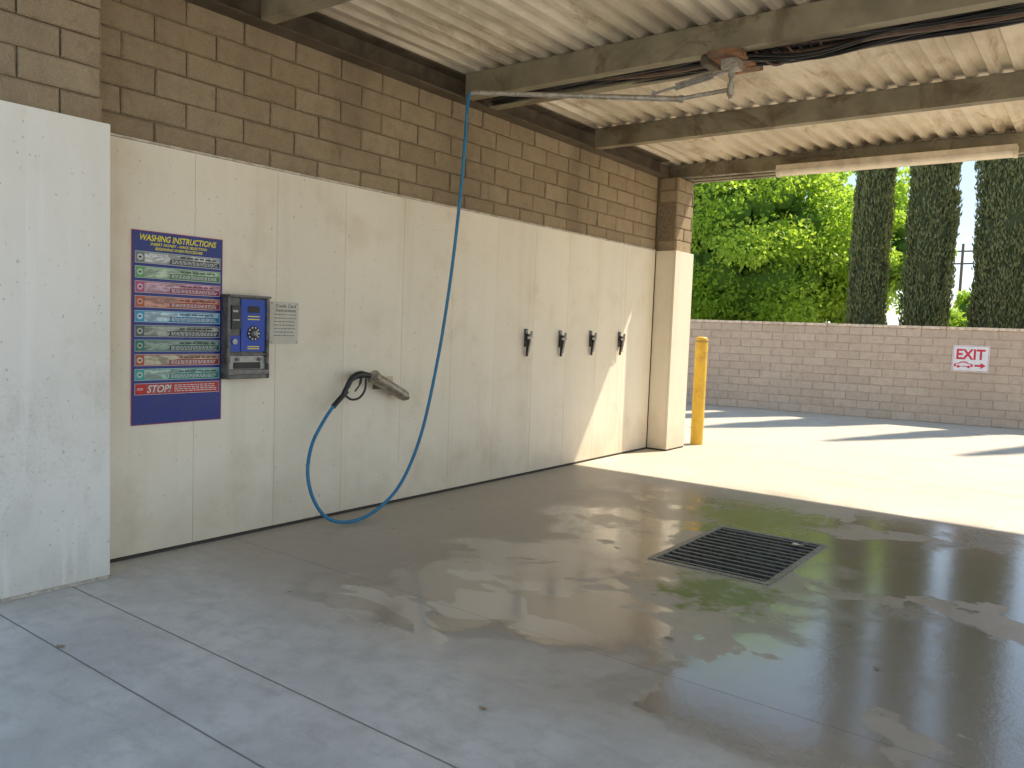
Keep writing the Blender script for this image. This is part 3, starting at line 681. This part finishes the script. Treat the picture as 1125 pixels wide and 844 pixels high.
for (u, rr_, ph, lb) in ((957, .40, .4, 'narrow dark cypress beside the bright leafy tree, leftmost of the three'),
                    (1021, .49, 2.1, 'wide dark cypress in the middle, between two strips of sky'),
                    (1106, .59, 4.0, 'dark cypress at the right edge of the view, above the EXIT sign')):
    p = onY(u, 270, 19.4); cypress(p.x, 19.4, 11.5, rr_, ph, lb)
cypress(4.6, 19.5, 11.5, .38, 1.2, 'cypress just past the right edge, casting a long shadow across the yard', 14000)
cypress(6.3, 19.5, 11.5, .38, 5.2, 'second cypress past the right edge, its shadow tip in the sunlit yard', 14000)

def broad(x, y, H, R0, zc, sq, nclump, nleaf, ls, mat, label, group=None, seed=1, cat='tree', nm='leafy_tree'):
    rg = random.Random(seed); t_ = thing(nm, label, cat, (x, y, 0), group)
    b = MB(); b.tube([(x, y, 0), (x+.05, y, zc*.35), (x-.05, y, zc*.6), (x, y, zc*.8)], [.22, .17, .12, .05], 12)
    cl = []
    for i in range(nclump):
        while True:
            v = Vector((rg.uniform(-1, 1), rg.uniform(-1, 1), rg.uniform(-1, 1)))
            if .35 < v.length < 1: break
        v = v*(v.length**-.3); cl.append((x+v.x*R0, y+v.y*R0, zc+v.z*R0*sq, R0*rg.uniform(.14, .27), rg.random()))
    for q in cl[::7]:
        s_ = Vector((x, y, zc*.45)); e_ = s_.lerp(Vector(q[:3]), .7); m_ = s_.lerp(e_, .5)+Vector((0, 0, .3)); b.tube([s_, m_, e_], [.07, .04, .012], 6)
    b.build('trunk', M['bark'], t_)
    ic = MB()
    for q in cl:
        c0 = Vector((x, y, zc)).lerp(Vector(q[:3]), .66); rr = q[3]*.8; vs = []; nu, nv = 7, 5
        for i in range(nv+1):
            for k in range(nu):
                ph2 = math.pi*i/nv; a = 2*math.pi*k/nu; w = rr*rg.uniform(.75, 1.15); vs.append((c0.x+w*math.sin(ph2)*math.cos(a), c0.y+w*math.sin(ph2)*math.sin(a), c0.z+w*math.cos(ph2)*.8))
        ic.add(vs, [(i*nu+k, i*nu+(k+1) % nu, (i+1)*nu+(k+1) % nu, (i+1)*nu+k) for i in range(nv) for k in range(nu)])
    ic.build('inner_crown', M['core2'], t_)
    P = []; A_ = []; T = []
    per_ = nleaf//nclump
    for q in cl:
        g_ = rng.normal(size=(per_, 3)); g_ /= np.linalg.norm(g_, axis=1)[:,None]; rad = q[3]*rng.uniform(.30, 1.3, per_)**.6
        pp = np.array(q[:3])+g_*rad[:,None]*np.array([1, 1, .75]); P.append(pp)
        a_ = g_*.6+rng.normal(0, .6, (per_, 3))+np.array([0, 0, -.35]); A_.append(a_/np.linalg.norm(a_, axis=1)[:,None])
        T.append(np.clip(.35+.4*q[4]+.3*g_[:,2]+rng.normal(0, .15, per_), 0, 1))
    P = np.concatenate(P); A_ = np.concatenate(A_); T = np.concatenate(T)
    keep = P[:,2] > .1; P, A_, T = P[keep], A_[keep], T[keep]; n = len(P)
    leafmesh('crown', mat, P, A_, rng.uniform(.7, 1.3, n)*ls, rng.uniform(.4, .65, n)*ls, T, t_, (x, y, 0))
a_ = onY(830, 270, 24); broad(a_.x-.6, 24, 8, 3.6, 4.3, 1.0, 190, 70000, .15, M['leaf'], 'bright green leafy tree behind the block wall, nearest the far pilaster', 'leafy trees behind the block wall', 3)
a_ = onY(925, 270, 27); broad(a_.x+.2, 27, 8, 2.6, 4.2, 1.15, 90, 26000, .16, M['leaf'], 'smaller bright green tree showing beside the leftmost cypress', 'leafy trees behind the block wall', 5)
a_ = onY(745, 270, 31); broad(a_.x-.5, 31, 8, 4.8, 5.0, 1.1, 100, 22000, .26, M['leaf2'], 'darker green tree filling the gap behind the brightest tree', 'leafy trees behind the block wall', 9)
a_ = onY(1055, 345, 34); broad(a_.x+.3, 34, 3, 1.7, 2.0, .75, 30, 9000, .16, M['leaf'], 'low bright bush in the gap left of the rightmost cypress', None, 11, 'bush', 'bush')
pp = onY(1056, 300, 60); ph_ = onY(1056, 268, 60).z
up = thing('utility_pole', 'distant wooden utility pole seen between the two right cypresses', 'utility pole', (pp.x, 60, 0))
b = MB(); b.tube([(pp.x, 60, 0), (pp.x, 60, ph_)], [.11, .08], 10); b.build('pole', M['pipe_wood'], up)
for dz in (.5, 1.3):
    b = MB(); b.box(pp.x-.7, 59.86, ph_-dz-.05, pp.x+.7, 59.91, ph_-dz+.05); b.build('crossarm', M['pipe_wood'], up)

# ------------------------------------------------------------ light
sv = Vector((.28, .67, 1)).normalized()
sun = bpy.data.lights.new('sun', 'SUN'); sun.energy = 7.4; sun.angle = R(.9); sun.color = (1, .90, .73)
so = bpy.data.objects.new('sun', sun); C.objects.link(so); so.rotation_euler = sv.to_track_quat('Z', 'Y').to_euler()
w = bpy.data.worlds.new('World'); bpy.context.scene.world = w; w.use_nodes = True; nt = w.node_tree
sky = nt.nodes.new('ShaderNodeTexSky'); sky.sky_type = 'NISHITA'; sky.sun_disc = False
sky.dust_density = .2; sky.ozone_density = 1.2; sky.altitude = 300
sky.sun_elevation = math.asin(sv.z); sky.sun_rotation = math.atan2(sv.x, sv.y)
gm = nt.nodes.new('ShaderNodeGamma'); gm.inputs[1].default_value = .5
hs = nt.nodes.new('ShaderNodeHueSaturation'); hs.inputs['Saturation'].default_value = 1.3
nt.links.new(sky.outputs[0], gm.inputs[0]); nt.links.new(gm.outputs[0], hs.inputs['Color'])
nt.links.new(hs.outputs[0], nt.nodes['Background'].inputs[0]); nt.nodes['Background'].inputs[1].default_value = .48
sc = bpy.context.scene; sc.view_settings.view_transform = 'Standard'; sc.view_settings.look = 'None'; sc.view_settings.exposure = 0
